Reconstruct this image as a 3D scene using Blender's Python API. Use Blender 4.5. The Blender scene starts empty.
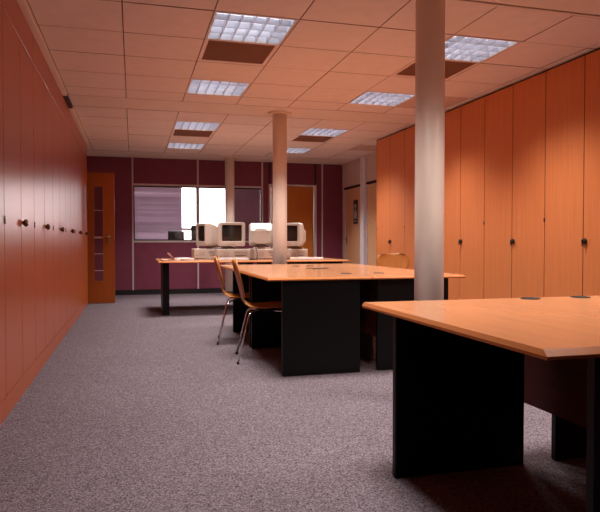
import bpy, bmesh, math, random
from mathutils import Vector, Matrix
random.seed(7)
C = bpy.context.scene.collection
SC = bpy.context.scene

# ------------------------------------------------------------------ camera
cam_d = bpy.data.cameras.new('camera'); cam = bpy.data.objects.new('camera', cam_d); C.objects.link(cam)
cam_d.sensor_width = 36.0; cam_d.lens = 36.0 * 610.0 / 600.0; cam_d.clip_start = 0.02; cam_d.clip_end = 200
YAW = math.atan(167.0 / 610.0); PIT = math.atan(15.0 / 610.0 * math.cos(YAW))
cam.location = (0, 0, 1.0); cam.rotation_euler = (math.pi / 2 - PIT, 0, -YAW)
SC.camera = cam
# ------------------------------------------------------------------ world, light levels, exposure
SKY = 10.5            # overcast daylight seen through the far window
LAMP_W = 30.5        # watts of each recessed ceiling fitting
LAMP_SPREAD = 112.0  # cut-off of the louvres, degrees
LAMP_COL = (1.0, 0.93, 0.91)
EXPOSURE = 0.0
w = bpy.data.worlds.new('overcast_sky'); SC.world = w; w.use_nodes = True
bg = w.node_tree.nodes['Background']; bg.inputs[0].default_value = (1.0, 0.84, 0.78, 1); bg.inputs[1].default_value = SKY
SC.view_settings.view_transform = 'Standard'; SC.view_settings.look = 'None'
SC.view_settings.gamma = 1.0; SC.view_settings.use_curve_mapping = False; SC.view_settings.exposure = EXPOSURE
SC.cycles.use_denoising = True
SC.cycles.max_bounces = 10; SC.cycles.diffuse_bounces = 6; SC.cycles.glossy_bounces = 4
SC.cycles.transparent_max_bounces = 8; SC.cycles.sample_clamp_indirect = 6.0

# ------------------------------------------------------------------ materials
M = {}
def _new(name):
    m = bpy.data.materials.new(name); m.use_nodes = True; M[name] = m
    nt = m.node_tree; return m, nt, nt.nodes['Principled BSDF']
def plain(name, col, rough=0.5, metal=0.0, spec=0.5, emit=None, es=0.0, var=0.06, vscale=6.0):
    m, nt, b = _new(name)
    b.inputs['Roughness'].default_value = rough; b.inputs['Metallic'].default_value = metal
    b.inputs['Specular IOR Level'].default_value = spec
    g = nt.nodes.new('ShaderNodeNewGeometry'); n = nt.nodes.new('ShaderNodeTexNoise'); n.inputs['Scale'].default_value = vscale
    n.inputs['Detail'].default_value = 4
    r = nt.nodes.new('ShaderNodeValToRGB')
    r.color_ramp.elements[0].position = 0.3; r.color_ramp.elements[1].position = 0.7
    r.color_ramp.elements[0].color = (*[c * (1 - var) for c in col], 1); r.color_ramp.elements[1].color = (*[min(1, c * (1 + var)) for c in col], 1)
    nt.links.new(g.outputs['Position'], n.inputs['Vector']); nt.links.new(n.outputs['Fac'], r.inputs[0])
    nt.links.new(r.outputs[0], b.inputs['Base Color'])
    if emit: b.inputs['Emission Color'].default_value = (*emit, 1); b.inputs['Emission Strength'].default_value = es
    return m
def wood(name, c1, c2, stretch, rough=0.35, spec=0.5, coat=0.0, bump=0.02):
    """veneer: fine streaks along the axis whose stretch is small, wide soft figure beneath"""
    m, nt, b = _new(name); L = nt.links.new
    g = nt.nodes.new('ShaderNodeNewGeometry'); mp = nt.nodes.new('ShaderNodeMapping'); mp.inputs['Scale'].default_value = stretch
    oi = nt.nodes.new('ShaderNodeObjectInfo'); mul = nt.nodes.new('ShaderNodeMath'); mul.operation = 'MULTIPLY'; mul.inputs[1].default_value = 30
    ad = nt.nodes.new('ShaderNodeVectorMath'); ad.operation = 'ADD'
    L(oi.outputs['Random'], mul.inputs[0]); L(g.outputs['Position'], mp.inputs['Vector']); L(mp.outputs[0], ad.inputs[0]); L(mul.outputs[0], ad.inputs[1])
    n = nt.nodes.new('ShaderNodeTexNoise'); n.inputs['Scale'].default_value = 1.0; n.inputs['Detail'].default_value = 5; n.inputs['Roughness'].default_value = 0.6
    L(ad.outputs[0], n.inputs['Vector'])
    r = nt.nodes.new('ShaderNodeValToRGB'); r.color_ramp.elements[0].position = 0.28; r.color_ramp.elements[1].position = 0.72
    r.color_ramp.elements[0].color = (*c1, 1); r.color_ramp.elements[1].color = (*c2, 1)
    L(n.outputs['Fac'], r.inputs[0]); L(r.outputs[0], b.inputs['Base Color'])
    b.inputs['Roughness'].default_value = rough; b.inputs['Specular IOR Level'].default_value = spec
    b.inputs['Coat Weight'].default_value = coat; b.inputs['Coat Roughness'].default_value = rough * 0.6
    if bump:
        bp = nt.nodes.new('ShaderNodeBump'); bp.inputs['Strength'].default_value = bump; bp.inputs['Distance'].default_value = 0.002
        L(n.outputs['Fac'], bp.inputs['Height']); L(bp.outputs[0], b.inputs['Normal'])
    return m
def carpet(name, c1, c2):
    m, nt, b = _new(name); L = nt.links.new
    g = nt.nodes.new('ShaderNodeNewGeometry')
    vo = nt.nodes.new('ShaderNodeTexVoronoi'); vo.inputs['Scale'].default_value = 185
    n = nt.nodes.new('ShaderNodeSeparateColor'); L(g.outputs['Position'], vo.inputs['Vector']); L(vo.outputs['Color'], n.inputs[0])
    n2 = nt.nodes.new('ShaderNodeTexNoise'); n2.inputs['Scale'].default_value = 1.6; n2.inputs['Detail'].default_value = 4
    L(g.outputs['Position'], n2.inputs['Vector'])
    r = nt.nodes.new('ShaderNodeValToRGB'); r.color_ramp.elements[0].position = 0.0; r.color_ramp.elements[1].position = 1.0
    r.color_ramp.elements[0].color = (*c1, 1); r.color_ramp.elements[1].color = (*c2, 1)
    r2 = nt.nodes.new('ShaderNodeValToRGB'); r2.color_ramp.elements[0].color = (0.86, 0.86, 0.86, 1); r2.color_ramp.elements[1].color = (1, 1, 1, 1)
    mx = nt.nodes.new('ShaderNodeMix'); mx.data_type = 'RGBA'; mx.blend_type = 'MULTIPLY'; mx.inputs[0].default_value = 1
    L(n.outputs[0], r.inputs[0]); L(n2.outputs['Fac'], r2.inputs[0]); L(r.outputs[0], mx.inputs[6]); L(r2.outputs[0], mx.inputs[7])
    L(mx.outputs[2], b.inputs['Base Color']); b.inputs['Roughness'].default_value = 0.95; b.inputs['Specular IOR Level'].default_value = 0.1
def pane_mat(name, tint=(0.95, 0.96, 0.98)):
    m, nt, b = _new(name); L = nt.links.new; nt.nodes.remove(b)
    t = nt.nodes.new('ShaderNodeBsdfTransparent'); t.inputs[0].default_value = (*tint, 1)
    g = nt.nodes.new('ShaderNodeBsdfGlossy'); g.inputs['Roughness'].default_value = 0.02
    f = nt.nodes.new('ShaderNodeFresnel'); f.inputs[0].default_value = 1.45; mx = nt.nodes.new('ShaderNodeMixShader')
    L(f.outputs[0], mx.inputs[0]); L(t.outputs[0], mx.inputs[1]); L(g.outputs[0], mx.inputs[2]); L(mx.outputs[0], nt.nodes['Material Output'].inputs[0])
def slat_mat(name, col, trans):
    m, nt, b = _new(name); L = nt.links.new; nt.nodes.remove(b)
    d = nt.nodes.new('ShaderNodeBsdfDiffuse'); d.inputs[0].default_value = (*col, 1)
    t = nt.nodes.new('ShaderNodeBsdfTranslucent'); t.inputs[0].default_value = (*col, 1)
    mx = nt.nodes.new('ShaderNodeMixShader'); mx.inputs[0].default_value = trans
    L(d.outputs[0], mx.inputs[1]); L(t.outputs[0], mx.inputs[2]); L(mx.outputs[0], nt.nodes['Material Output'].inputs[0])

GV = (45, 45, 1.6)   # vertical grain
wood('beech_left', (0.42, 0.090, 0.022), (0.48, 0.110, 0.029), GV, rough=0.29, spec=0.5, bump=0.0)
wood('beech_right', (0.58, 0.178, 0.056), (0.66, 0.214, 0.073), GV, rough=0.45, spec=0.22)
wood('beech_door', (0.33, 0.085, 0.013), (0.39, 0.10, 0.017), GV, rough=0.4, spec=0.3)
wood('orange_door', (0.50, 0.155, 0.024), (0.58, 0.185, 0.032), GV, rough=0.4, spec=0.3)
wood('pale_door', (0.72, 0.40, 0.20), (0.80, 0.46, 0.24), GV, rough=0.4)
wood('desk_beech', (0.415, 0.182, 0.082), (0.478, 0.216, 0.101), (30, 2.0, 30), rough=0.20, spec=0.30)
wood('desk_edge', (0.40, 0.14, 0.048), (0.46, 0.165, 0.058), (30, 2.0, 30), rough=0.20, spec=0.30)
wood('chair_ply', (0.40, 0.135, 0.028), (0.46, 0.165, 0.038), (25, 25, 2), rough=0.28, spec=0.5)
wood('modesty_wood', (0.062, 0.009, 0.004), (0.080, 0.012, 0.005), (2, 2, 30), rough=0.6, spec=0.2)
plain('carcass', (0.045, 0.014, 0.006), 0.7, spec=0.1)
plain('ceiling_tile', (0.84, 0.70, 0.62), 0.95, spec=0.1, var=0.03, vscale=9)
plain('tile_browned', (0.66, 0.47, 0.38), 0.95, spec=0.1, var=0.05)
plain('ceiling_plaster', (0.82, 0.68, 0.58), 0.9, spec=0.1, var=0.02)
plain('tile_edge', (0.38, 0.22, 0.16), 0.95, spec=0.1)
plain('void_dark', (0.05, 0.025, 0.02), 0.9)
plain('vent_brown', (0.24, 0.11, 0.065), 0.8, spec=0.2)
plain('vent_frame', (0.84, 0.66, 0.60), 0.6)
plain('column_paint', (0.82, 0.69, 0.58), 0.45, var=0.03)
plain('panel_purple', (0.215, 0.054, 0.086), 0.6, spec=0.15, var=0.05)
plain('mullion_white', (0.62, 0.52, 0.50), 0.4)
plain('skirting_black', (0.012, 0.010, 0.012), 0.5)
plain('black_laminate', (0.0035, 0.0038, 0.0042), 0.45, spec=0.22)
plain('black_plastic', (0.008, 0.007, 0.007), 0.5, spec=0.25)
plain('knob_bronze', (0.16, 0.085, 0.045), 0.25, metal=0.85)
plain('lock_black', (0.012, 0.010, 0.010), 0.35)
plain('chrome', (0.62, 0.58, 0.56), 0.12, metal=1.0)
plain('cream_wall', (0.68, 0.53, 0.47), 0.7, var=0.03)
plain('post_white', (0.80, 0.78, 0.84), 0.5, var=0.03)
plain('office_wall', (0.52, 0.30, 0.42), 0.8)
plain('office_white', (0.7, 0.66, 0.66), 0.8)
plain('computer_beige', (0.46, 0.37, 0.31), 0.45, var=0.03)
plain('computer_dark', (0.30, 0.24, 0.20), 0.5)  # darker beige for drive bays, slots, buttons and knobs
plain('screen_glass', (0.018, 0.016, 0.014), 0.12, spec=0.6)
plain('paper', (0.80, 0.76, 0.72), 0.8, var=0.03)
plain('paper_pink', (0.62, 0.42, 0.36), 0.8)
plain('louvre', (0.62, 0.63, 0.70), 0.35, metal=0.2, var=0.02)
plain('lamp_housing', (0.62, 0.64, 0.70), 0.5)
plain('lamp_rim', (0.74, 0.66, 0.64), 0.45)
plain('tube_glow', (0.9, 0.9, 0.9), 0.5, emit=(0.92, 0.95, 1.0), es=4.2)
plain('brass', (0.42, 0.27, 0.12), 0.3, metal=0.9)
plain('cable_dark', (0.03, 0.025, 0.025), 0.5)
plain('poster_black', (0.02, 0.02, 0.025), 0.5)
plain('poster_pale', (0.45, 0.42, 0.42), 0.6)
plain('bin_white', (0.86, 0.78, 0.78), 0.6)
carpet('carpet', (0.050, 0.038, 0.044), (0.255, 0.206, 0.229))
pane_mat('glass')
slat_mat('blind_slat', (0.54, 0.44, 0.52), 0.10)

# ------------------------------------------------------------------ builders
def link(o, parent=None):
    C.objects.link(o)
    if parent is not None: o.parent = parent
    return o
def tag(o, label=None, cat=None, group=None, kind=None):
    if label: o['label'] = label
    if cat: o['category'] = cat
    if group: o['group'] = group
    if kind: o['kind'] = kind
    return o
def empty(name, loc=(0, 0, 0), rz=0.0):
    o = bpy.data.objects.new(name, None); o.empty_display_size = 0.1; o.location = loc; o.rotation_euler = (0, 0, rz)
    C.objects.link(o); return o
_cache = {}
def box(name, mat, lo, hi, parent=None, bevel=0.0, seg=1, rot=None):
    """a box from corner to corner in the parent's own frame; alike boxes share mesh data"""
    d = tuple(round(hi[i] - lo[i], 5) for i in range(3)); key = (d, mat, bevel, seg)
    if key not in _cache:
        bm = bmesh.new(); bmesh.ops.create_cube(bm, size=1.0)
        for v in bm.verts: v.co = Vector((v.co.x * d[0], v.co.y * d[1], v.co.z * d[2]))
        if bevel > 0: bmesh.ops.bevel(bm, geom=bm.edges[:] , offset=min(bevel, min(d) * 0.49), segments=seg, profile=0.5, affect='EDGES')
        me = bpy.data.meshes.new(name); bm.to_mesh(me); bm.free(); me.materials.append(M[mat]); _cache[key] = me
    o = bpy.data.objects.new(name, _cache[key]); o.location = [(lo[i] + hi[i]) / 2 for i in range(3)]
    if rot: o.rotation_euler = rot
    return link(o, parent)
def mesh_obj(name, mat, verts, faces, parent=None, loc=(0, 0, 0), smooth=False, rot=None):
    me = bpy.data.meshes.new(name); me.from_pydata(verts, [], faces); me.update(); me.materials.append(M[mat])
    bm = bmesh.new(); bm.from_mesh(me); bmesh.ops.recalc_face_normals(bm, faces=bm.faces[:]); bm.to_mesh(me); bm.free()
    if smooth:
        for p in me.polygons: p.use_smooth = True
    o = bpy.data.objects.new(name, me); o.location = loc
    if rot: o.rotation_euler = rot
    return link(o, parent)
def multibox(name, mat, boxes, parent=None, loc=(0, 0, 0)):
    V, F = [], []
    for lo, hi in boxes:
        b = len(V); V += [(x, y, z) for x in (lo[0], hi[0]) for y in (lo[1], hi[1]) for z in (lo[2], hi[2])]
        F += [tuple(b + i for i in f) for f in ((0, 1, 3, 2), (4, 6, 7, 5), (0, 4, 5, 1), (2, 3, 7, 6), (0, 2, 6, 4), (1, 5, 7, 3))]
    return mesh_obj(name, mat, V, F, parent, loc)
def lathe(name, mat, prof, parent=None, loc=(0, 0, 0), rot=None, n=24, smooth=True):
    """revolve (radius, height) pairs round z; ends closed"""
    V, F = [], []
    for r, z in prof:
        for k in range(n): a = 2 * math.pi * k / n; V.append((r * math.cos(a), r * math.sin(a), z))
    for i in range(len(prof) - 1):
        for k in range(n): F.append((i * n + k, i * n + (k + 1) % n, (i + 1) * n + (k + 1) % n, (i + 1) * n + k))
    F.append(tuple(range(n - 1, -1, -1))); F.append(tuple((len(prof) - 1) * n + k for k in range(n)))
    o = mesh_obj(name, mat, V, F, parent, loc, smooth, rot)
    if smooth:
        for p in o.data.polygons:
            if len(p.vertices) > 4: p.use_smooth = False
    return o
def tube(name, mat, pts, rad, parent=None, n=10, loc=(0, 0, 0)):
    pts = [Vector(p) for p in pts]; V, F = [], []
    rads = rad if isinstance(rad, (list, tuple)) else [rad] * len(pts)
    for i, p in enumerate(pts):
        t = (pts[min(i + 1, len(pts) - 1)] - pts[max(i - 1, 0)]).normalized()
        a = t.cross(Vector((0.13, 0.97, 0.21))).normalized(); b = t.cross(a)
        for k in range(n):
            an = 2 * math.pi * k / n; V.append(tuple(p + (a * math.cos(an) + b * math.sin(an)) * rads[i]))
    for i in range(len(pts) - 1):
        for k in range(n): F.append((i * n + k, i * n + (k + 1) % n, (i + 1) * n + (k + 1) % n, (i + 1) * n + k))
    F.append(tuple(range(n - 1, -1, -1))); F.append(tuple((len(pts) - 1) * n + k for k in range(n)))
    return mesh_obj(name, mat, V, F, parent, loc, True)
def copy_tree(o, parent=None):
    c = o.copy(); C.objects.link(c); c.parent = parent
    for ch in [x for x in bpy.data.objects if x.parent is o]: copy_tree(ch, c)
    return c

# ------------------------------------------------------------------ dimensions
CZ = 2.57; XL, XR = -0.70, 3.63; WL, WR = -1.20, 4.15; YB = 11.87; YF = -2.6

# ------------------------------------------------------------------ floor, walls
tag(box('floor', 'carpet', (WL - 0.3, YF - 0.2, -0.06), (WR + 0.3, 15.2, 0.0)), 'grey purple flecked office carpet', None, None, 'structure')
tag(box('wall_left', 'cream_wall', (WL - 0.12, YF, 0), (WL, YB, CZ + 0.16)), kind='structure')
tag(box('wall_front', 'cream_wall', (WL - 0.12, YF - 0.12, 0), (WR + 0.12, YF, CZ + 0.16)), kind='structure')

# right wall, plain behind the cupboards, with two doors in its far stretch
wr = tag(multibox('wall_right', 'cream_wall', [((WR, YF, 0), (WR + 0.12, 9.60, CZ + 0.16)), ((WR, 9.60, 2.07), (WR + 0.12, YB, CZ + 0.16)),
        ((WR, 10.50, 0), (WR + 0.12, 10.80, 2.07)), ((WR, 11.72, 0), (WR + 0.12, YB, 2.07))]), kind='structure')
for a, b in ((8.79, 9.60), (9.605, 10.50), (10.72, 11.25), (11.255, YB - 0.035)):
    box('wall_panel', 'cream_wall', (WR - 0.012, a, 2.12), (WR, b, 2.53), wr)
box('ceiling_bead', 'cream_wall', (WR - 0.03, 8.79, 2.535), (WR, YB - 0.035, 2.567), wr)
tag(box('trim_1', 'post_white', (WR - 0.06, 10.52, 0), (WR, 10.70, CZ - 0.002), None, 0.004), 'white painted post between the two pale doors on right wall', None, None, 'structure')
d3 = tag(box('door_3', 'pale_door', (WR + 0.005, 10.83, 0.008), (WR + 0.045, 11.68, 2.04)), 'pale wood door with dark poster beside purple wall', None, None, 'structure')
def child_box(name, mat, lo, hi, parent, bevel=0.0):
    l = parent.location; return box(name, mat, [lo[i] - l[i] for i in range(3)], [hi[i] - l[i] for i in range(3)], parent, bevel)
child_box('door_frame', 'mullion_white', (WR - 0.01, 11.685, 0), (WR + 0.05, 11.72, 2.07), d3)
child_box('door_frame', 'mullion_white', (WR - 0.01, 10.80, 0), (WR + 0.05, 10.825, 2.07), d3)
child_box('door_frame', 'carcass', (WR - 0.02, 10.80, 2.045), (WR + 0.05, 11.72, 2.085), d3)
hd = child_box('door_handle', 'chrome', (WR - 0.008, 11.57, 0.94), (WR + 0.005, 11.61, 1.12), d3, 0.003)
tube('lever', 'chrome', [(0, 0, 0.02), (-0.045, 0, 0.02), (-0.05, -0.01, 0.02), (-0.05, -0.11, 0.018)], 0.009, hd)
po = tag(box('poster', 'poster_black', (WR - 0.004, 10.99, 1.34), (WR + 0.004, 11.20, 1.80)), 'narrow black poster with pale figure on the pale wood door', 'poster')
lathe('poster_figure', 'poster_pale', [(0.0005, 0), (0.052, 0), (0.052, 0.001), (0.0005, 0.001)], po, (-0.0045, 0.0, 0.11), (0, -math.pi / 2, 0), 20)
mesh_obj('poster_figure', 'poster_pale', [(-0.0052, -0.075, -0.13), (-0.0052, 0.06, -0.13), (-0.0052, 0.075, -0.02), (-0.0052, 0.02, 0.05), (-0.0052, -0.04, 0.04), (-0.0052, -0.08, -0.03),
        (-0.004, -0.075, -0.13), (-0.004, 0.06, -0.13), (-0.004, 0.075, -0.02), (-0.004, 0.02, 0.05), (-0.004, -0.04, 0.04), (-0.004, -0.08, -0.03)],
        [(0, 1, 2, 3, 4, 5), (11, 10, 9, 8, 7, 6)] + [(i, (i + 1) % 6, (i + 1) % 6 + 6, i + 6) for i in range(6)], po)
child_box('poster_caption', 'poster_pale', (WR - 0.0052, 11.02, 1.38), (WR - 0.004, 11.17, 1.392), po)
child_box('poster_caption', 'poster_pale', (WR - 0.0052, 11.02, 1.40), (WR - 0.004, 11.17, 1.407), po)
d4 = tag(box('door_4', 'pale_door', (WR + 0.005, 9.64, 0.008), (WR + 0.045, 10.46, 2.04)), 'pale wood door beside the tall cupboards on right', None, None, 'structure')
child_box('door_frame', 'mullion_white', (WR - 0.01, 10.465, 0), (WR + 0.05, 10.50, 2.07), d4)
child_box('door_frame', 'mullion_white', (WR - 0.01, 9.60, 0), (WR + 0.05, 9.635, 2.07), d4)
child_box('door_frame', 'carcass', (WR - 0.02, 9.60, 2.045), (WR + 0.05, 10.50, 2.085), d4)

# ------------------------------------------------------------------ back partition
wb = tag(multibox('wall_back', 'skirting_black', [((WL, YB, 0), (0.0, YB + 0.08, CZ + 0.16)), ((0.0, YB, 0), (2.50, YB + 0.08, 1.0)),
        ((0.0, YB, 2.06), (2.50, YB + 0.08, CZ + 0.16)), ((2.50, YB, 0), (2.62, YB + 0.08, CZ + 0.16)),
        ((2.62, YB, 2.12), (3.57, YB + 0.08, CZ + 0.16)), ((3.57, YB, 0), (WR + 0.12, YB + 0.08, CZ + 0.16))]), 'purple panelled partition across the far end', None, None, 'structure')
for a, b, z0, z1 in ((WL, -0.015, 0.095, 2.565), (0.015, 1.195, 0.095, 0.985), (0.015, 1.195, 2.085, 2.565), (1.225, 2.455, 0.095, 0.985), (1.225, 2.455, 2.085, 2.565),
        (2.49, 2.60, 0.095, 2.565), (2.635, 3.55, 2.15, 2.565), (3.59, 3.70, 0.095, 2.565), (3.725, WR, 0.095, 2.565)):
    box('panel', 'panel_purple', (a, YB - 0.014, z0), (b, YB, z1), wb)
for x in (0.0, 1.21, 2.472, 3.712):
    box('mullion', 'mullion_white', (x - 0.014, YB - 0.026, 0.09), (x + 0.014, YB - 0.0005, 2.567), wb)
for a, b, z in ((0.014, 1.196, 2.07), (1.224, 2.458, 2.07), (0.014, 1.196, 1.0), (1.224, 2.458, 1.0)):
    box('rail', 'mullion_white', (a, YB - 0.026, z - 0.017), (b, YB - 0.0005, z + 0.017), wb)
tag(box('baseboard_back', 'skirting_black', (WL, YB - 0.03, 0), (2.60, YB - 0.0005, 0.09)), kind='structure')
tag(box('baseboard_right', 'skirting_black', (3.58, YB - 0.03, 0), (WR, YB - 0.0005, 0.09)), kind='structure')
for i, (a, b) in enumerate(((0.014, 1.196), (1.224, 2.458))):
    wn = tag(multibox('window_%d' % (i + 1), 'skirting_black', [((a, YB, 1.017), (b, YB + 0.05, 1.04)), ((a, YB, 2.03), (b, YB + 0.05, 2.053)),
            ((a, YB, 1.04), (a + 0.018, YB + 0.05, 2.03)), ((b - 0.018, YB, 1.04), (b, YB + 0.05, 2.03))]),
            ('glazed partition window looking on a closed blind', 'glazed partition window behind the far column')[i], None, None, 'structure')
    box('pane', 'glass', (a + 0.018, YB + 0.022, 1.04), (b - 0.018, YB + 0.028, 2.03), wn)
d2 = tag(box('door_2', 'orange_door', (2.66, YB + 0.01, 0.008), (3.53, YB + 0.05, 2.10)), 'plain orange wood door in the purple partition', None, None, 'structure')
child_box('door_frame', 'mullion_white', (2.60, YB - 0.03, 0), (2.64, YB + 0.06, 2.14), d2)
child_box('door_frame', 'mullion_white', (3.55, YB - 0.03, 0), (3.59, YB + 0.06, 2.14), d2)
child_box('door_frame', 'mullion_white', (2.64, YB - 0.03, 2.11), (3.55, YB + 0.06, 2.14), d2)
hd = child_box('door_handle', 'chrome', (2.70, YB - 0.002, 0.98), (2.74, YB + 0.01, 1.14), d2, 0.003)
tube('lever', 'chrome', [(0, 0, 0.02), (0, -0.05, 0.02), (0.01, -0.055, 0.02), (0.11, -0.055, 0.02)], 0.009, hd)

# office beyond the partition: outer wall, its window, blind, and what stands against the light
tag(multibox('wall_outer', 'office_wall', [((-1.6, 15.0, 0), (0.0, 15.15, 2.73)), ((2.26, 15.0, 0), (4.4, 15.15, 2.73)), ((0.0, 15.0, 0), (2.26, 15.15, 1.0)), ((0.0, 15.0, 2.40), (2.26, 15.15, 2.73))]), kind='structure')
tag(box('wall_office_left', 'office_wall', (-1.6, YB + 0.08, 0), (-1.5, 15.0, 2.73)), kind='structure')
tag(box('wall_office_right', 'office_wall', (4.27, YB + 0.08, 0), (4.4, 15.0, 2.73)), kind='structure')
tag(box('ceiling_office', 'office_white', (-1.6, YB + 0.08, 2.60), (4.4, 15.15, 2.73)), kind='structure')
wn = tag(multibox('window_3', 'mullion_white', [((0.0, 15.02, 1.0), (2.26, 15.08, 1.04)), ((0.0, 15.02, 2.36), (2.26, 15.08, 2.40)), ((0.0, 15.02, 1.27), (2.26, 15.08, 1.33)),
        ((0.0, 15.02, 1.04), (0.04, 15.08, 2.36)), ((2.22, 15.02, 1.04), (2.26, 15.08, 2.36))]), 'bright outside window of the office beyond', None, None, 'structure')
box('pane', 'glass', (0.04, 15.045, 1.33), (2.22, 15.05, 2.36), wn); box('pane', 'glass', (0.04, 15.045, 1.04), (2.22, 15.05, 1.27), wn)
vb = tag(empty('venetian_blind', (0.59, 14.95, 0.96)), 'purple grey venetian blind lowered behind the glazed partition', 'blind')
box('head_rail', 'office_wall', (-0.56, -0.02, 1.42), (0.56, 0.02, 1.46), vb)
for k in range(33):
    box('slat', 'blind_slat', (-0.555, -0.024, 0.02 + k * 0.0425 - 0.001), (0.555, 0.024, 0.02 + k * 0.0425 + 0.001), vb, rot=(math.radians(70 + random.uniform(-9, 9)), 0, random.uniform(-0.002, 0.002)))
box('bottom_rail', 'office_wall', (-0.555, -0.015, -0.012), (0.555, 0.015, 0.004), vb)
ot = tag(empty('office_desk', (1.0, 13.3, 0)), 'desk in the office beyond the glass, behind the sill', 'desk')
box('desktop', 'desk_beech', (-0.75, -0.4, 0.71), (0.75, 0.4, 0.74), ot)
for sx in (-0.7, 0.66): box('slab_leg', 'black_laminate', (sx, -0.35, 0), (sx + 0.04, 0.35, 0.71), ot)
om = tag(empty('computer_monitor', (0.885, 13.2, 0.74)), 'dark monitor silhouetted behind the glass below the blind', 'monitor')
box('base', 'black_plastic', (-0.1, -0.08, 0), (0.1, 0.08, 0.02), om, 0.004); box('stand', 'black_plastic', (-0.03, -0.015, 0.02), (0.03, 0.015, 0.20), om)
box('housing', 'black_plastic', (-0.17, -0.03, 0.19), (0.17, 0.03, 0.485), om, 0.008); box('screen', 'screen_glass', (-0.15, -0.032, 0.21), (0.15, -0.0305, 0.465), om)
oc = tag(empty('office_chair', (1.40, 13.9, 0)), 'dark office chair against the bright window beyond the glass', 'chair')
box('seat', 'black_plastic', (-0.23, -0.23, 0.43), (0.23, 0.23, 0.50), oc, 0.02, 2); box('backrest', 'black_plastic', (-0.12, 0.19, 0.72), (0.20, 0.25, 1.37), oc, 0.025, 2)
box('back_stem', 'black_plastic', (-0.02, 0.20, 0.46), (0.05, 0.23, 0.74), oc); lathe('column', 'black_plastic', [(0.025, 0.06), (0.025, 0.44)], oc, n=12)
for k in range(5):
    a = k * 2 * math.pi / 5; tube('foot', 'black_plastic', [(0, 0, 0.07), (0.26 * math.cos(a), 0.26 * math.sin(a), 0.03)], [0.025, 0.02], oc, 8)

# ------------------------------------------------------------------ ceiling: tiles, plaster strips over the column rows
ce = tag(box('ceiling', 'void_dark', (WL - 0.1, YF - 0.1, CZ + 0.14), (WR + 0.12, YB + 0.08, CZ + 0.17)), 'salmon tinted suspended tile ceiling', None, None, 'structure')
def ctile(name, mat, x0, x1, y0, y1, g=0.0028, z0=CZ):
    o = child_box(name, mat, (x0 + g, y0 + 0.0042, z0), (x1 - g, y1 - 0.0042, z0 + 0.016), ce, 0.0012)
    if len(o.data.materials) < 2:                       # raw fibre sides in brown, which also paints in the shadow gaps
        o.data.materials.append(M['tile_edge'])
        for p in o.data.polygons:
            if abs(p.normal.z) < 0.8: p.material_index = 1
    return o
GX = [WL, -0.655, -0.06, 0.545, 1.15, 1.755, 2.36, 2.965, 3.57, WR]
FIELDS = [[-0.30, 0.27, 0.87, 1.47, 2.07, 2.67, 3.05], [3.62, 4.20, 4.80, 5.40, 6.00, 6.60, 6.98], [7.54, 8.13, 8.73, 9.33, 9.93, 10.53, 11.08]]
LIGHT_COLS = ((0.545, 1.15), (2.36, 2.965))
LIGHT_ROWS = ((2.07, 2.67), (4.20, 4.80), (6.00, 6.60), (8.13, 8.73), (9.93, 10.53))
VENT_ROWS = ((4.80, 5.40), (8.73, 9.33))
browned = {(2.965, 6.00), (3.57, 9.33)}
for rows in FIELDS:
    for y0, y1 in zip(rows, rows[1:]):
        for x0, x1 in zip(GX, GX[1:]):
            if (x0, x1) in LIGHT_COLS and ((y0, y1) in LIGHT_ROWS or (y0, y1) in VENT_ROWS): continue
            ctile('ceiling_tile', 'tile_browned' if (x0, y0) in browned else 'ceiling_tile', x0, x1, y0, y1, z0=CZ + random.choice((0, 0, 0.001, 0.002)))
for a, b in ((YF, -0.30), (3.05, 3.575), (6.98, 7.532), (11.088, YB)):
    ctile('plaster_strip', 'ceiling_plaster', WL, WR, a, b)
child_box('batten', 'ceiling_plaster', (-0.655, 3.586, CZ - 0.004), (XR - 0.002, 3.611, CZ + 0.012), ce)
tag(box('trim_2', 'ceiling_plaster', (XL - 0.01, YF, 2.528), (-0.655, 6.86, 2.568), None, 0.004), 'pale cornice strip above the left cupboards', None, None, 'structure')
tag(box('trim_3', 'ceiling_plaster', (XL - 0.01, 7.52, 2.528), (-0.655, 10.29, 2.568), None, 0.004), 'pale cornice strip above the far left cupboards', None, None, 'structure')
tag(box('trim_4', 'skirting_black', (XL - 0.01, 6.87, 2.535), (-0.66, 7.51, 2.568)), 'black gap piece in the left cornice', None, None, 'structure')

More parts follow.
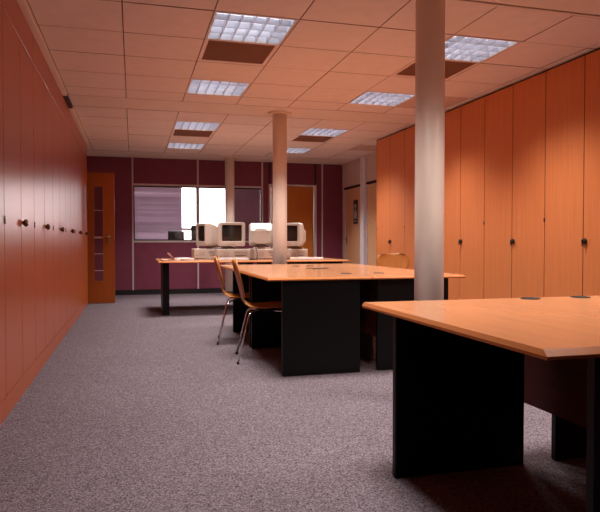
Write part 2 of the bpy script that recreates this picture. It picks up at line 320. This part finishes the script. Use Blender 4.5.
# recessed louvred fittings
def ceiling_light(x0, x1, y0, y1):
    cx, cy = (x0 + x1) / 2, (y0 + y1) / 2; h = (x1 - x0) / 2 - 0.004; k = (y1 - y0) / 2 - 0.004
    t = empty('ceiling_light', (cx, cy, CZ))
    multibox('rim', 'lamp_rim', [((-h, -k, 0), (h, -k + 0.018, 0.014)), ((-h, k - 0.018, 0), (h, k, 0.014)), ((-h, -k + 0.018, 0), (-h + 0.018, k - 0.018, 0.014)), ((h - 0.018, -k + 0.018, 0), (h, k - 0.018, 0.014))], t)
    multibox('housing', 'lamp_housing', [((-h, -k, 0.014), (h, -k + 0.008, 0.12)), ((-h, k - 0.008, 0.014), (h, k, 0.12)), ((-h, -k + 0.008, 0.014), (-h + 0.008, k - 0.008, 0.12)),
            ((h - 0.008, -k + 0.008, 0.014), (h, k - 0.008, 0.12)), ((-h, -k, 0.12), (h, k, 0.128))], t)
    n1, n2 = 6, 4; hi, ki = h - 0.018, k - 0.018
    for i in range(1, n1):
        x = -hi + 2 * hi * i / n1; box('louvre_blade', 'louvre', (x - 0.0025, -ki, 0.002), (x + 0.0025, ki, 0.045), t)
    for i in range(1, n2):
        y = -ki + 2 * ki * i / n2; box('louvre_blade', 'louvre', (-hi, y - 0.0025, 0.0025), (hi, y + 0.0025, 0.0455), t)
    for i in (-1, 0, 1):
        tube('lamp_tube', 'tube_glow', [(-hi + 0.02, i * 0.17, 0.085), (hi - 0.02, i * 0.17, 0.085)], 0.013, t, 10)
    ld = bpy.data.lights.new('lamp', 'AREA'); ld.shape = 'RECTANGLE'; ld.size = 2 * hi - 0.02; ld.size_y = 2 * ki - 0.02
    ld.energy = LAMP_W; ld.color = LAMP_COL; ld.spread = math.radians(LAMP_SPREAD)
    lo = bpy.data.objects.new('lamp', ld); lo.location = (0, 0, 0.001); link(lo, t)
    return t
ORD = ['first', 'second', 'third', 'fourth', 'fifth', 'sixth', 'seventh', 'eighth', 'ninth', 'tenth', 'eleventh', 'twelfth']
light0 = None
for ci, (x0, x1) in enumerate(LIGHT_COLS):
    for ri, (y0, y1) in enumerate(LIGHT_ROWS):
        if light0 is None: t = light0 = ceiling_light(x0, x1, y0, y1)
        else:
            t = copy_tree(light0); t.location = ((x0 + x1) / 2, (y0 + y1) / 2, CZ)
        tag(t, 'recessed louvred ceiling light, %s from far wall in the %s row' % (ORD[4 - ri], ('left', 'right')[ci]), 'ceiling light', 'louvred fluorescent ceiling lights')
office_fill = copy_tree(light0); office_fill.location = (1.0, 13.4, 2.478); tag(office_fill, 'added unseen louvred light brightening the office beyond the partition', 'ceiling light', 'louvred fluorescent ceiling lights')  # added lamp, out of view, to light the blind and office wall
def ceiling_vent(x0, x1, y0, y1):
    t = empty('ceiling_vent', ((x0 + x1) / 2, (y0 + y1) / 2, CZ)); h = (x1 - x0) / 2 - 0.004; k = (y1 - y0) / 2 - 0.004; e = 0.032
    multibox('frame', 'vent_frame', [((-h, -k, 0), (h, -k + 0.01, 0.014)), ((-h, k - e * 1.6, 0), (h, k, 0.014)), ((-h, -k + 0.01, 0), (-h + e, k - e * 1.6, 0.014)), ((h - e, -k + 0.01, 0), (h, k - e * 1.6, 0.014))], t)
    box('backing', 'vent_brown', (-h + e, -k + 0.01, 0.012), (h - e, k - e * 1.6, 0.016), t)
    n = 14; y_a, y_b = -k + 0.012, k - e * 1.6 - 0.002
    for i in range(n):
        y = y_a + (y_b - y_a) * (i + 0.5) / n
        box('slat', 'vent_brown', (-h + e, y - 0.015, 0.003), (h - e, y + 0.015, 0.006), t)
    return t
vent0 = None
for ci, (x0, x1) in enumerate(LIGHT_COLS):
    for ri, (y0, y1) in enumerate(VENT_ROWS):
        if vent0 is None: t = vent0 = ceiling_vent(x0, x1, y0, y1)
        else: t = copy_tree(vent0); t.location = ((x0 + x1) / 2, (y0 + y1) / 2, CZ)
        tag(t, 'brown ceiling air vent beside the %s light of the %s row' % (('nearer', 'farther')[ri], ('left', 'right')[ci]), 'air vent', 'brown ceiling vents')

# ------------------------------------------------------------------ columns
for i, (y, r, lab) in enumerate(((3.38, 0.088, 'thick cream round column nearest, behind the front desk'), (7.30, 0.088, 'cream round column standing behind the middle desks'), (11.32, 0.088, 'cream round column farthest, in front of the glazed partition'))):
    t = tag(empty('column', (1.742, y, 0)), lab, 'column', 'cream round columns')
    lathe('shaft', 'column_paint', [(r, 0), (r, 2.549)], t, n=40)
    lathe('collar', 'column_paint', [(r + 0.002, 2.549), (0.15, 2.549), (0.15, 2.569), (r + 0.002, 2.569)], t, n=40, smooth=False)
    lathe('base_ring', 'skirting_black', [(r + 0.001, 0), (r + 0.008, 0), (r + 0.008, 0.07), (r + 0.001, 0.075)], t, n=40, smooth=False)

# ------------------------------------------------------------------ tall cupboards
LW = 1.0867
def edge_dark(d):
    """colours all edges of a cupboard door dark, as shade in the joints"""
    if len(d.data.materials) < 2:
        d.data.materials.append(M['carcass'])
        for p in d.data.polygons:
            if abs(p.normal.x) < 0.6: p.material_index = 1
def left_unit():
    t = empty('tall_cupboard', (XL, 0, 0)); g = 0.0045
    box('carcass', 'carcass', (-0.495, 0.001, 0.002), (-0.0225, LW - 0.001, 2.567), t)
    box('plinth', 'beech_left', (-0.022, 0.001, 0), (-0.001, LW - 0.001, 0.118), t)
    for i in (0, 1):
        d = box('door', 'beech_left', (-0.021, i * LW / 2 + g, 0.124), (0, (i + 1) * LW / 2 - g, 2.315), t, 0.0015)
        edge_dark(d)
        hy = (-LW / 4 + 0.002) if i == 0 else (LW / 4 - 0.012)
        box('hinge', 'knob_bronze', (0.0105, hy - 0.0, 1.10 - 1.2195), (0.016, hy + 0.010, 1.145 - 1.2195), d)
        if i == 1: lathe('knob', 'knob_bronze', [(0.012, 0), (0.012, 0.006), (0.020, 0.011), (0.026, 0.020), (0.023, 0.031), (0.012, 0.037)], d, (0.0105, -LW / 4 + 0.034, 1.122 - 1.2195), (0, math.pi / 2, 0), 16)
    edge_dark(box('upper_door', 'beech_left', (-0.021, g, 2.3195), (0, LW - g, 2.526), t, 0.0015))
    return t
lu = left_unit()
for k in range(10):
    t = lu if k == 0 else copy_tree(lu)
    t.location = (XL, 10.29 - (k + 1) * LW, 0)
    tag(t, 'glossy orange wood cupboard on left wall, %s from the open door' % ORD[k], 'cupboard', 'left wall cupboards')
RW = 0.994
def right_unit():
    t = empty('tall_cupboard', (XR, 0, 0)); g = 0.0035
    box('carcass', 'carcass', (0.0225, 0.001, 0.002), (0.515, RW - 0.001, 2.562), t)
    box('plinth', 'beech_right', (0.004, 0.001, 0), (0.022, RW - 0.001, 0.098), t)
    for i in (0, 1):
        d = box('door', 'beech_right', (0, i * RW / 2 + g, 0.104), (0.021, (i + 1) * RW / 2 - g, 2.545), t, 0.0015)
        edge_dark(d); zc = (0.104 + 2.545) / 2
        hy = -RW / 4 + 0.002 if i == 0 else RW / 4 - 0.010
        box('hinge', 'lock_black', (-0.0145, hy, 1.18 - zc), (-0.0105, hy + 0.008, 1.215 - zc), d)
        if i == 0:
            y = RW / 4 - 0.028
            kb = lathe('lock', 'lock_black', [(0.012, 0), (0.024, 0.004), (0.024, 0.022), (0.018, 0.028)], d, (-0.0105, y, 1.003 - zc), (0, -math.pi / 2, 0), 16)
            box('key', 'lock_black', (-0.04, -0.006, 0.026), (0.006, 0.006, 0.034), kb)
    return t
ru = right_unit()
for k in range(8):
    t = ru if k == 0 else copy_tree(ru)
    t.location = (XR, 8.77 - (k + 1) * RW, 0)
    tag(t, 'full height beech cupboard on right wall, %s from the far end' % ORD[k], 'cupboard', 'right wall cupboards')
ep = tag(box('end_panel', 'beech_right', (XR - 0.002, 8.772, 0), (WR - 0.002, 8.788, 2.562)), 'wood end panel closing the far end of the right cupboards', 'panel')

# open door at the end of the left cupboards
d1 = tag(empty('door_1', (-1.12, 10.345, 0.006)), 'open orange wood door with a narrow glazed slot and lever handle', None, None, 'structure')
W1 = 0.835; px0, px1, pz0, pz1 = 0.51, 0.67, 0.35, 1.89
multibox('leaf', 'beech_door', [((0, -0.022, 0), (px0, 0.022, 2.10)), ((px1, -0.022, 0), (W1, 0.022, 2.10)), ((px0, -0.022, 0), (px1, 0.022, pz0)), ((px0, -0.022, pz1), (px1, 0.022, 2.10))], d1)
box('pane', 'glass', (px0, -0.004, pz0), (px1, 0.004, pz1), d1)
multibox('pane_bead', 'desk_edge', [((px0, -0.028, pz0), (px0 + 0.012, -0.0225, pz1)), ((px1 - 0.012, -0.028, pz0), (px1, -0.0225, pz1)), ((px0 + 0.012, -0.028, pz1 - 0.012), (px1 - 0.012, -0.0225, pz1)), ((px0 + 0.012, -0.028, pz0), (px1 - 0.012, -0.0225, pz0 + 0.012))], d1)
for z, hb in ((0.52, 0.012), (0.79, 0.012), (1.045, 0.03), (1.49, 0.012)):
    box('glazing_bar', 'mullion_white', (px0 + 0.012, -0.012, z), (px1 - 0.012, -0.005, z + hb), d1)
hp = box('handle_plate', 'brass', (0.725, -0.03, 0.96), (0.765, -0.0225, 1.12), d1, 0.003)
tube('lever', 'brass', [(0, 0, 0.03), (0, -0.045, 0.03), (-0.01, -0.05, 0.03), (-0.10, -0.05, 0.028)], 0.010, hp)
lathe('keyhole', 'lock_black', [(0.006, 0), (0.006, 0.002)], hp, (0, -0.004, -0.04), (math.pi / 2, 0, 0), 10)

# ------------------------------------------------------------------ desks
TZ = 0.735
def top_mesh(name, w, d, parent, bl, mat='desk_beech', th=0.023, bv=0.024):
    """desk board 0..w by 0..d whose top is chamfered along the edges listed in bl (l r f b)"""
    i = lambda k: 0.0 if k not in bl else (bv if k == 'f' else 0.007)
    ax0, ax1, ay0, ay1 = i('l'), w - i('r'), i('f'), d - i('b')
    V = [(0, 0, TZ - th), (w, 0, TZ - th), (w, d, TZ - th), (0, d, TZ - th), (0, 0, TZ - th * 0.62), (w, 0, TZ - th * 0.62), (w, d, TZ - th * 0.62), (0, d, TZ - th * 0.62),
         (ax0, ay0, TZ), (ax1, ay0, TZ), (ax1, ay1, TZ), (ax0, ay1, TZ)]
    F = [(0, 3, 2, 1), (0, 1, 5, 4), (1, 2, 6, 5), (2, 3, 7, 6), (3, 0, 4, 7), (4, 5, 9, 8), (5, 6, 10, 9), (6, 7, 11, 10), (7, 4, 8, 11), (8, 9, 10, 11)]
    o = mesh_obj(name, mat, V, F, parent); o.data.materials.append(M['desk_edge'])
    for p in o.data.polygons:
        if p.normal.z < 0.9: p.material_index = 1
    return o
def desk(x0, x1, y0, y1, side, edges, slabs, slab_x, grommets, label, group, near_dx=0.0, mo=0.125, low=None):
    """side: which x edge is the back (r or l)"""
    t = tag(empty('office_desk', (x0, y0, 0)), label, 'desk', group); w, d = x1 - x0, y1 - y0; zt = TZ - 0.0235
    top = top_mesh('desktop', w - 0.004, d - 0.003, t, edges)
    for s in slabs:
        dx = near_dx if s == slabs[0] else 0.0
        box('slab_leg', 'black_laminate', (slab_x[0] - x0 + dx, s - y0, 0), (slab_x[1] - x0 + dx, s - y0 + 0.034, zt), t, 0.004)
    mx = (w - mo) if side == 'r' else 0.07
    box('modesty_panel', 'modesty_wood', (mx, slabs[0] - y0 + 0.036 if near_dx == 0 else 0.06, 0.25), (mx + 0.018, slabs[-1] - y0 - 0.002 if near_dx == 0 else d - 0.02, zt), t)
    if low: box('added_dark_panel', 'black_laminate', (mx, low - y0, 0.03), (mx + 0.018, slabs[-1] - y0 - 0.002, 0.249), t)  # added panel that keeps the gap under the desk dark
    for gx, gy in grommets:
        gr = lathe('grommet', 'black_plastic', [(0.044, 0), (0.044, 0.003), (0.036, 0.004), (0.034, 0.002), (0.006, 0.002)], top, (gx - x0, gy - y0, TZ), None, 24)
    return t
NG = 'desks of the front pair'; MG = 'desks of the middle block'; FG = 'desks along the far wall'
desk(0.965, 1.84, 1.26, 2.50, 'r', 'lfb', (1.275, 2.35), (1.06, 1.685), [(1.775, 2.44)], 'large beech desk with black slab legs, nearest in the foreground', NG, 0.06, 0.088)
desk(1.842, 2.717, 1.26, 2.50, 'l', 'rfb', (1.275, 2.35), (1.85, 2.475), [(2.05, 2.44)], 'beech desk at right frame edge, joined behind the nearest desk', NG)
mj = 1.765
desk(0.945, mj, 4.33, 5.638, 'r', 'lf', (4.36, 5.58), (1.06, 1.67), [(1.70, 4.76)], 'middle block desk nearest the two wooden chairs, black slab facing us', MG)
desk(mj + 0.002, 2.555, 4.33, 5.638, 'l', 'rf', (4.38, 5.58), (1.82, 2.43), [(1.99, 4.76)], 'middle block desk on the near right, behind the nearest column', MG, low=4.60)
desk(0.945, mj, 5.64, 6.95, 'r', 'lb', (5.68, 6.66), (1.06, 1.67), [(1.69, 5.80), (1.69, 6.35)], 'middle block desk on the far left, beside the farther wooden chair', MG)
desk(mj + 0.002, 2.555, 5.64, 6.95, 'l', 'rb', (5.68, 6.66), (1.82, 2.43), [(1.85, 6.35)], 'middle block desk on the far right, before the lone chair back', MG)
# long far desks carrying the computers
def far_desk(x0, x1, legs, label, edges):
    t = tag(empty('office_desk', (x0, 8.30, 0)), label, 'desk', FG); w = x1 - x0; zt = TZ - 0.0235
    top_mesh('desktop', w - 0.002, 1.45, t, edges)
    for lx in legs:
        box('slab_leg', 'black_laminate', (lx - x0, 0.10, 0), (lx - x0 + 0.085, 0.72, zt), t, 0.004)
    if x0 > 1: box('modesty_panel', 'black_laminate', (legs[-1] - x0 - (0.62 if len(legs) > 1 else 0.7), 0.74, 0.30), (legs[-1] - x0, 0.76, zt), t)
    return t
far_desk(0.325, 1.66, (0.385, 1.53), 'far beech desk holding the left computers before the glazed partition', 'lfb')
far_desk(1.662, 3.02, (1.80, 2.86), 'far beech desk holding the right computers near the orange door', 'rfb')

# ------------------------------------------------------------------ shell chairs
def shell_chair():
    t = empty('shell_chair', (0, 0, 0))      # faces +y
    prof = [(0.235, 0.418, 0.150), (0.215, 0.438, 0.185), (0.17, 0.448, 0.205), (0.09, 0.446, 0.213), (0.0, 0.440, 0.208), (-0.08, 0.438, 0.190), (-0.135, 0.446, 0.160),
            (-0.172, 0.468, 0.128), (-0.195, 0.505, 0.115), (-0.212, 0.555, 0.125), (-0.228, 0.62, 0.160), (-0.246, 0.69, 0.192), (-0.264, 0.76, 0.205), (-0.273, 0.80, 0.198), (-0.280, 0.832, 0.170), (-0.283, 0.847, 0.115)]
    N = 12; V, F = [], []; th = 0.011
    def nrm(i):
        a = prof[max(i - 1, 0)]; b = prof[min(i + 1, len(prof) - 1)]; v = Vector((b[0] - a[0], b[1] - a[1])).normalized(); return (v.y, -v.x)
    for s in (0, 1):
        for i, (y, z, hw) in enumerate(prof):
            ny, nz = nrm(i)
            for k in range(N + 1):
                u = -1 + 2 * k / N; cup = 0.030 * u * u * (1.0 if i > 8 else 0.35)
                V.append((u * hw, y + cup * (1 if i > 8 else 0) + ny * th * s, z + cup * (0 if i > 8 else 1) + nz * th * s))
    n1 = len(prof) * (N + 1); idx = lambda s, i, k: s * n1 + i * (N + 1) + k
    for i in range(len(prof) - 1):
        for k in range(N):
            F.append((idx(0, i, k), idx(0, i, k + 1), idx(0, i + 1, k + 1), idx(0, i + 1, k))); F.append((idx(1, i, k), idx(1, i + 1, k), idx(1, i + 1, k + 1), idx(1, i, k + 1)))
        for k in (0, N): F.append((idx(0, i, k), idx(0, i + 1, k), idx(1, i + 1, k), idx(1, i, k)))
    for i in (0, len(prof) - 1):
        for k in range(N): F.append((idx(0, i, k), idx(0, i, k + 1), idx(1, i, k + 1), idx(1, i, k)))
    mesh_obj('seat_shell', 'chair_ply', V, F, t, smooth=True)
    lathe('mount_plate', 'black_plastic', [(0.085, 0.412), (0.095, 0.418), (0.095, 0.430), (0.05, 0.434)], t, (0, 0.02, 0), n=24)
    for sx in (-1, 1):
        for sy in (-1, 1):
            foot = (sx * 0.225, 0.215 if sy > 0 else -0.235)
            lg = tube('leg', 'chrome', [(sx * 0.02, 0.02 + sy * 0.012, 0.418), (sx * 0.13, 0.02 + sy * 0.125, 0.416), (sx * 0.158, 0.02 + sy * 0.155, 0.402), (sx * 0.170, 0.02 + sy * 0.168, 0.375), (foot[0], foot[1], 0.006)], 0.0085, t, 10)
            lathe('foot_glide', 'black_plastic', [(0.011, 0), (0.012, 0.016), (0.009, 0.022)], lg, (foot[0], foot[1], 0.0), n=12)
    return t
ch = shell_chair(); ch.location = (1.085, 5.10, 0); ch.rotation_euler.z = math.radians(-98)
tag(ch, 'moulded plywood chair on chrome legs, nearer of two at the middle desks', 'chair', 'plywood shell chairs')
c2 = copy_tree(ch); c2.location = (1.055, 6.08, 0); c2.rotation_euler.z = math.radians(-99)
tag(c2, 'moulded plywood chair on chrome legs, farther of two at the middle desks', 'chair', 'plywood shell chairs')
c3 = copy_tree(ch); c3.location = (3.10, 6.95, 0); c3.rotation_euler.z = math.radians(158)
tag(c3, 'plywood chair by right cupboards, only its back showing above the desk', 'chair', 'plywood shell chairs')

# ------------------------------------------------------------------ computers on the far desks
def desktop_case(loc, rz, w, label, back=False):
    t = tag(empty('desktop_computer', loc, rz), label, 'computer', 'beige desktop computers'); d, h = 0.42, 0.155
    box('case', 'computer_beige', (-w / 2, -d / 2 + 0.012, 0.012), (w / 2, d / 2, h), t, 0.006, 2)
    for sx in (-1, 1):
        for sy in (-1, 1): box('foot', 'black_plastic', (sx * (w / 2 - 0.05) - 0.015, sy * 0.16 - 0.015, 0), (sx * (w / 2 - 0.05) + 0.015, sy * 0.16 + 0.015, 0.0125), t)
    fr = box('front_panel', 'computer_beige', (-w / 2, -d / 2, 0.014), (w / 2, -d / 2 + 0.013, h - 0.002), t, 0.004)
    box('drive_bay', 'computer_dark', (0.0, -0.009, 0.005), (w / 2 - 0.035, -0.006, 0.040), fr)
    box('floppy_slot', 'lock_black', (0.02, -0.009, -0.025), (w / 2 - 0.06, -0.006, -0.018), fr)
    box('power_button', 'computer_dark', (-w / 2 + 0.03, -0.010, -0.035), (-w / 2 + 0.055, -0.006, -0.015), fr, 0.002)
    for i in range(5): box('vent_slot', 'computer_dark', (-w / 2 + 0.08 + i * 0.016, -0.0085, -0.04), (-w / 2 + 0.087 + i * 0.016, -0.006, 0.03), fr)
    return t
def crt(loc, rz, label, w=0.385, h=0.345):
    t = tag(empty('crt_monitor', loc, rz), label, 'monitor', 'beige cathode ray monitors')   # screen faces -y
    lathe('swivel_base', 'computer_beige', [(0.125, 0), (0.13, 0.012), (0.115, 0.022), (0.06, 0.03), (0.055, 0.042)], t, (0, 0.02, 0), n=28)
    z0 = 0.042; hw = w / 2; sw, s0, s1 = hw - 0.048, z0 + 0.075, z0 + h - 0.040; yf = -0.19
    # bezel: a rounded frame around the tube
    def ring(hw_, za, zb, y, rc=0.03, n=5):
        P = []
        for cx, cz, a0 in ((hw_ - rc, zb - rc, 0), (-hw_ + rc, zb - rc, 90), (-hw_ + rc, za + rc, 180), (hw_ - rc, za + rc, 270)):
            for k in range(n + 1):
                a = math.radians(a0 + 90 * k / n); P.append((cx + rc * math.cos(a), y, cz + rc * math.sin(a)))
        return P
    rs = [ring(sw, s0, s1, yf + 0.022, 0.012), ring(sw + 0.006, s0 - 0.006, s1 + 0.006, yf + 0.002, 0.016), ring(hw - 0.008, z0 + 0.006, z0 + h - 0.006, yf, 0.026), ring(hw, z0, z0 + h, yf + 0.014, 0.03), ring(hw, z0, z0 + h, yf + 0.10, 0.03)]
    def loft(name, mat, rs, cap0=False, cap1=False):
        n = len(rs[0]); V = [p for r in rs for p in r]; F = []
        for i in range(len(rs) - 1):
            for k in range(n): F.append((i * n + k, i * n + (k + 1) % n, (i + 1) * n + (k + 1) % n, (i + 1) * n + k))
        if cap0: F.append(tuple(range(n)))
        if cap1: F.append(tuple((len(rs) - 1) * n + k for k in range(n)))
        o = mesh_obj(name, mat, V, F, t)
        return o
    bz = loft('bezel', 'computer_beige', rs)
    loft('rear_housing', 'computer_beige', [ring(hw - 0.004, z0 + 0.003, z0 + h - 0.004, yf + 0.10, 0.03), ring(hw - 0.02, z0 + 0.006, z0 + h - 0.02, yf + 0.17, 0.04), ring(hw - 0.075, z0 + 0.03, z0 + h - 0.075, yf + 0.30, 0.045), ring(hw - 0.09, z0 + 0.04, z0 + h - 0.09, yf + 0.385, 0.045)], False, True)
    V, F = [], []; n = 8
    for j in range(n + 1):
        for i in range(n + 1):
            u, v = -1 + 2 * i / n, -1 + 2 * j / n
            V.append((u * sw, yf + 0.012 + 0.010 * (u * u + v * v) / 2, (s0 + s1) / 2 + v * (s1 - s0) / 2))
    for j in range(n):
        for i in range(n): a = j * (n + 1) + i; F.append((a, a + 1, a + n + 2, a + n + 1))
    mesh_obj('screen', 'screen_glass', V, F, t, smooth=True)
    box('power_button', 'computer_dark', (hw - 0.07, yf - 0.003, z0 + 0.025), (hw - 0.05, yf + 0.002, z0 + 0.037), bz)
    for i in range(4): box('control_knob', 'computer_dark', (-0.06 + i * 0.03, yf - 0.003, z0 + 0.027), (-0.045 + i * 0.03, yf + 0.002, z0 + 0.035), bz)
    return t
dz = TZ; cz = TZ + 0.155
desktop_case((1.095, 9.40, dz), 0.0, 0.43, 'flat beige computer case under the leftmost monitor')
desktop_case((1.405, 8.95, dz), 0.0, 0.46, 'flat beige computer case under the monitor facing us')
desktop_case((1.945, 9.10, dz), 0.03, 0.45, 'flat beige computer case under the paper covered monitor')
desktop_case((2.365, 9.02, dz), -0.02, 0.34, 'flat beige computer case right of the middle column')
crt((1.175, 9.41, cz), math.radians(-74), 'beige monitor turned to the left, edge of its screen showing')
crt((1.375, 8.96, cz), math.radians(3), 'beige monitor with dark screen facing us')
crt((1.885, 9.13, cz), math.radians(168), 'beige monitor turned away with a white sheet on top')
crt((2.37, 8.99, cz), math.radians(-42), 'beige monitor right of the middle column, turned to the left')
def keyboard(loc, rz, label):
    t = tag(empty('keyboard', loc, rz), label, 'keyboard', 'beige keyboards')
    mesh_obj('body', 'computer_beige', [(-0.225, -0.085, 0), (0.225, -0.085, 0), (0.225, 0.085, 0), (-0.225, 0.085, 0), (-0.22, -0.083, 0.014), (0.22, -0.083, 0.014), (0.22, 0.08, 0.034), (-0.22, 0.08, 0.034)],
             [(0, 3, 2, 1), (0, 1, 5, 4), (1, 2, 6, 5), (2, 3, 7, 6), (3, 0, 4, 7), (4, 5, 6, 7)], t)
    bx = []
    for r in range(5):
        y = -0.062 + r * 0.024; z = 0.014 + (y + 0.083) / 0.163 * 0.02
        for k in range(19):
            x = -0.208 + k * 0.022; bx.append(((x, y, z - 0.002), (x + 0.018, y + 0.019, z + 0.008)))
    o = multibox('keys', 'paper', bx, t); o['kind'] = 'stuff'
    return t
keyboard((1.36, 8.58, dz), 0.05, 'beige keyboard in front of the monitor facing us')
keyboard((2.44, 8.62, dz), -0.15, 'beige keyboard right of the middle column')
def mouse(loc, rz, label):
    t = tag(empty('computer_mouse', loc, rz), label, 'mouse')
    V, F = [], []; n, m = 12, 5
    for j in range(m):
        f = j / (m - 1); s = math.cos(f * math.pi / 2 * 0.92); z = 0.032 * math.sin(f * math.pi / 2)
        for k in range(n): a = 2 * math.pi * k / n; V.append((0.032 * s * math.cos(a), 0.055 * s * math.sin(a), z))
    for j in range(m - 1):
        for k in range(n): F.append((j * n + k, j * n + (k + 1) % n, (j + 1) * n + (k + 1) % n, (j + 1) * n + k))
    F += [tuple(range(n)), tuple((m - 1) * n + k for k in range(n))]
    mesh_obj('shell', 'computer_beige', V, F, t, smooth=True)
    box('button', 'computer_dark', (-0.001, 0.015, 0.024), (0.001, 0.050, 0.0305), t)
mouse((2.71, 8.72, dz), 0.4, 'small beige mouse at the right end of the far desks')
# curved white sheet over the turned-away monitor
def sheet(name, mat, w, d, loc, rz, curl, label, cat, th=0.0015):
    V, F = [], []; n, m = 8, 6
    for s in (0, 1):
        for j in range(m + 1):
            for i in range(n + 1):
                u, v = -0.5 + i / n, -0.5 + j / m; V.append((u * w, v * d, curl(u, v) + s * th))
    q = (n + 1) * (m + 1); id_ = lambda s, j, i: s * q + j * (n + 1) + i
    for j in range(m):
        for i in range(n):
            F.append((id_(0, j, i), id_(0, j + 1, i), id_(0, j + 1, i + 1), id_(0, j, i + 1))); F.append((id_(1, j, i), id_(1, j, i + 1), id_(1, j + 1, i + 1), id_(1, j + 1, i)))
    for j in range(m):
        for i in (0, n): F.append((id_(0, j, i), id_(0, j + 1, i), id_(1, j + 1, i), id_(1, j, i)))
    for i in range(n):
        for j in (0, m): F.append((id_(0, j, i), id_(0, j, i + 1), id_(1, j, i + 1), id_(1, j, i)))
    o = mesh_obj(name, mat, V, F, None, loc, True); o.rotation_euler.z = rz
    return tag(o, label, cat)
def drape(u, v):
    """top of the turned away monitor: flat over the bezel, sloping down its back"""
    y = v * 0.36 + 0.02; P = [(-0.19, 0.383), (-0.09, 0.383), (-0.02, 0.367), (0.11, 0.312), (0.165, 0.300), (0.21, 0.25)]
    for (ya, za), (yb, zb) in zip(P, P[1:]):
        if y <= yb: return za + (zb - za) * (y - ya) / (yb - ya) + 0.007 + 0.02 * u * u
    return 0.255
sheet('paper_sheet', 'paper', 0.31, 0.36, (1.885 - 0.02 * math.sin(math.radians(168)), 9.13 + 0.02 * math.cos(math.radians(168)), cz), math.radians(168), drape, 'white paper sheet draped over the turned away monitor', 'paper')
# papers at the left end
pb = tag(empty('paper_pile', (0.685, 8.62, dz), 0.25), 'pile of white papers at the left end of the far desks', 'papers')
for i in range(4): box('sheet', 'paper', (-0.105 + 0.006 * i, -0.14, 0.0 + i * 0.009), (0.105 - 0.004 * i, 0.14, 0.0085 + i * 0.009), pb, rot=(0, 0, 0.06 * (i - 1.5)))
nb = tag(empty('notebook', (0.47, 8.62, dz), 0.1), 'open notebook with a lifted cover beside the paper pile', 'notebook')
box('pages', 'paper_pink', (-0.09, -0.12, 0), (0.07, 0.12, 0.018), nb)
mesh_obj('cover', 'paper_pink', [(0.072, -0.12, 0.012), (0.072, 0.12, 0.012), (0.0, 0.12, 0.105), (0.0, -0.12, 0.105), (0.075, -0.12, 0.012), (0.075, 0.12, 0.012), (0.003, 0.12, 0.107), (0.003, -0.12, 0.107)],
         [(0, 1, 2, 3), (7, 6, 5, 4), (0, 4, 5, 1), (1, 5, 6, 2), (2, 6, 7, 3), (3, 7, 4, 0)], nb)
# cables
cb = tag(tube('computer_cable', 'cable_dark', [(1.02, 8.82, cz + 0.006), (1.12, 8.80, cz + 0.010), (1.22, 8.775, cz + 0.008), (1.32, 8.765, cz + 0.006)], 0.006, None, 8), 'dark cable lying on the cases under the left monitors', 'cable')
cb = tag(tube('computer_cable', 'cable_dark', [(1.735, 8.81, cz + 0.02), (1.742, 8.76, cz - 0.02), (1.750, 8.74, cz - 0.08), (1.745, 8.72, dz + 0.035), (1.71, 8.70, dz + 0.008), (1.60, 8.69, dz + 0.007)], 0.008, None, 8), 'dark cable hanging between the two middle computer cases', 'cable')
# cable bits on the middle desks
tag(tube('cable_end', 'cable_dark', [(1.84, 5.66, TZ + 0.006), (1.80, 5.70, TZ + 0.006), (1.74, 5.62, TZ + 0.006), (1.66, 5.60, TZ + 0.006)], 0.005, None, 8), 'short dark cable end lying on the middle desks', 'cable')
# pale bin behind the gap between the two black slabs
bn = tag(empty('waste_bin', (2.06, 4.92, 0)), 'pale bin under the middle desks, seen through the gap between slabs', 'bin')
mesh_obj('body', 'bin_white', [(-0.10, -0.12, 0), (0.10, -0.12, 0), (0.10, 0.12, 0), (-0.10, 0.12, 0), (-0.115, -0.14, 0.24), (0.115, -0.14, 0.24), (0.115, 0.14, 0.24), (-0.115, 0.14, 0.24),
         (-0.105, -0.13, 0.24), (0.105, -0.13, 0.24), (0.105, 0.13, 0.24), (-0.105, 0.13, 0.24), (-0.092, -0.112, 0.008), (0.092, -0.112, 0.008), (0.092, 0.112, 0.008), (-0.092, 0.112, 0.008)],
         [(0, 3, 2, 1), (0, 1, 5, 4), (1, 2, 6, 5), (2, 3, 7, 6), (3, 0, 4, 7), (4, 5, 9, 8), (5, 6, 10, 9), (6, 7, 11, 10), (7, 4, 8, 11), (8, 9, 13, 12), (9, 10, 14, 13), (10, 11, 15, 14), (11, 8, 12, 15), (12, 13, 14, 15)], bn)
multibox('rim', 'bin_white', [((-0.12, -0.145, 0.24), (0.12, -0.128, 0.252)), ((-0.12, 0.128, 0.24), (0.12, 0.145, 0.252)), ((-0.12, -0.128, 0.24), (-0.103, 0.128, 0.252)), ((0.103, -0.128, 0.24), (0.12, 0.128, 0.252))], bn)
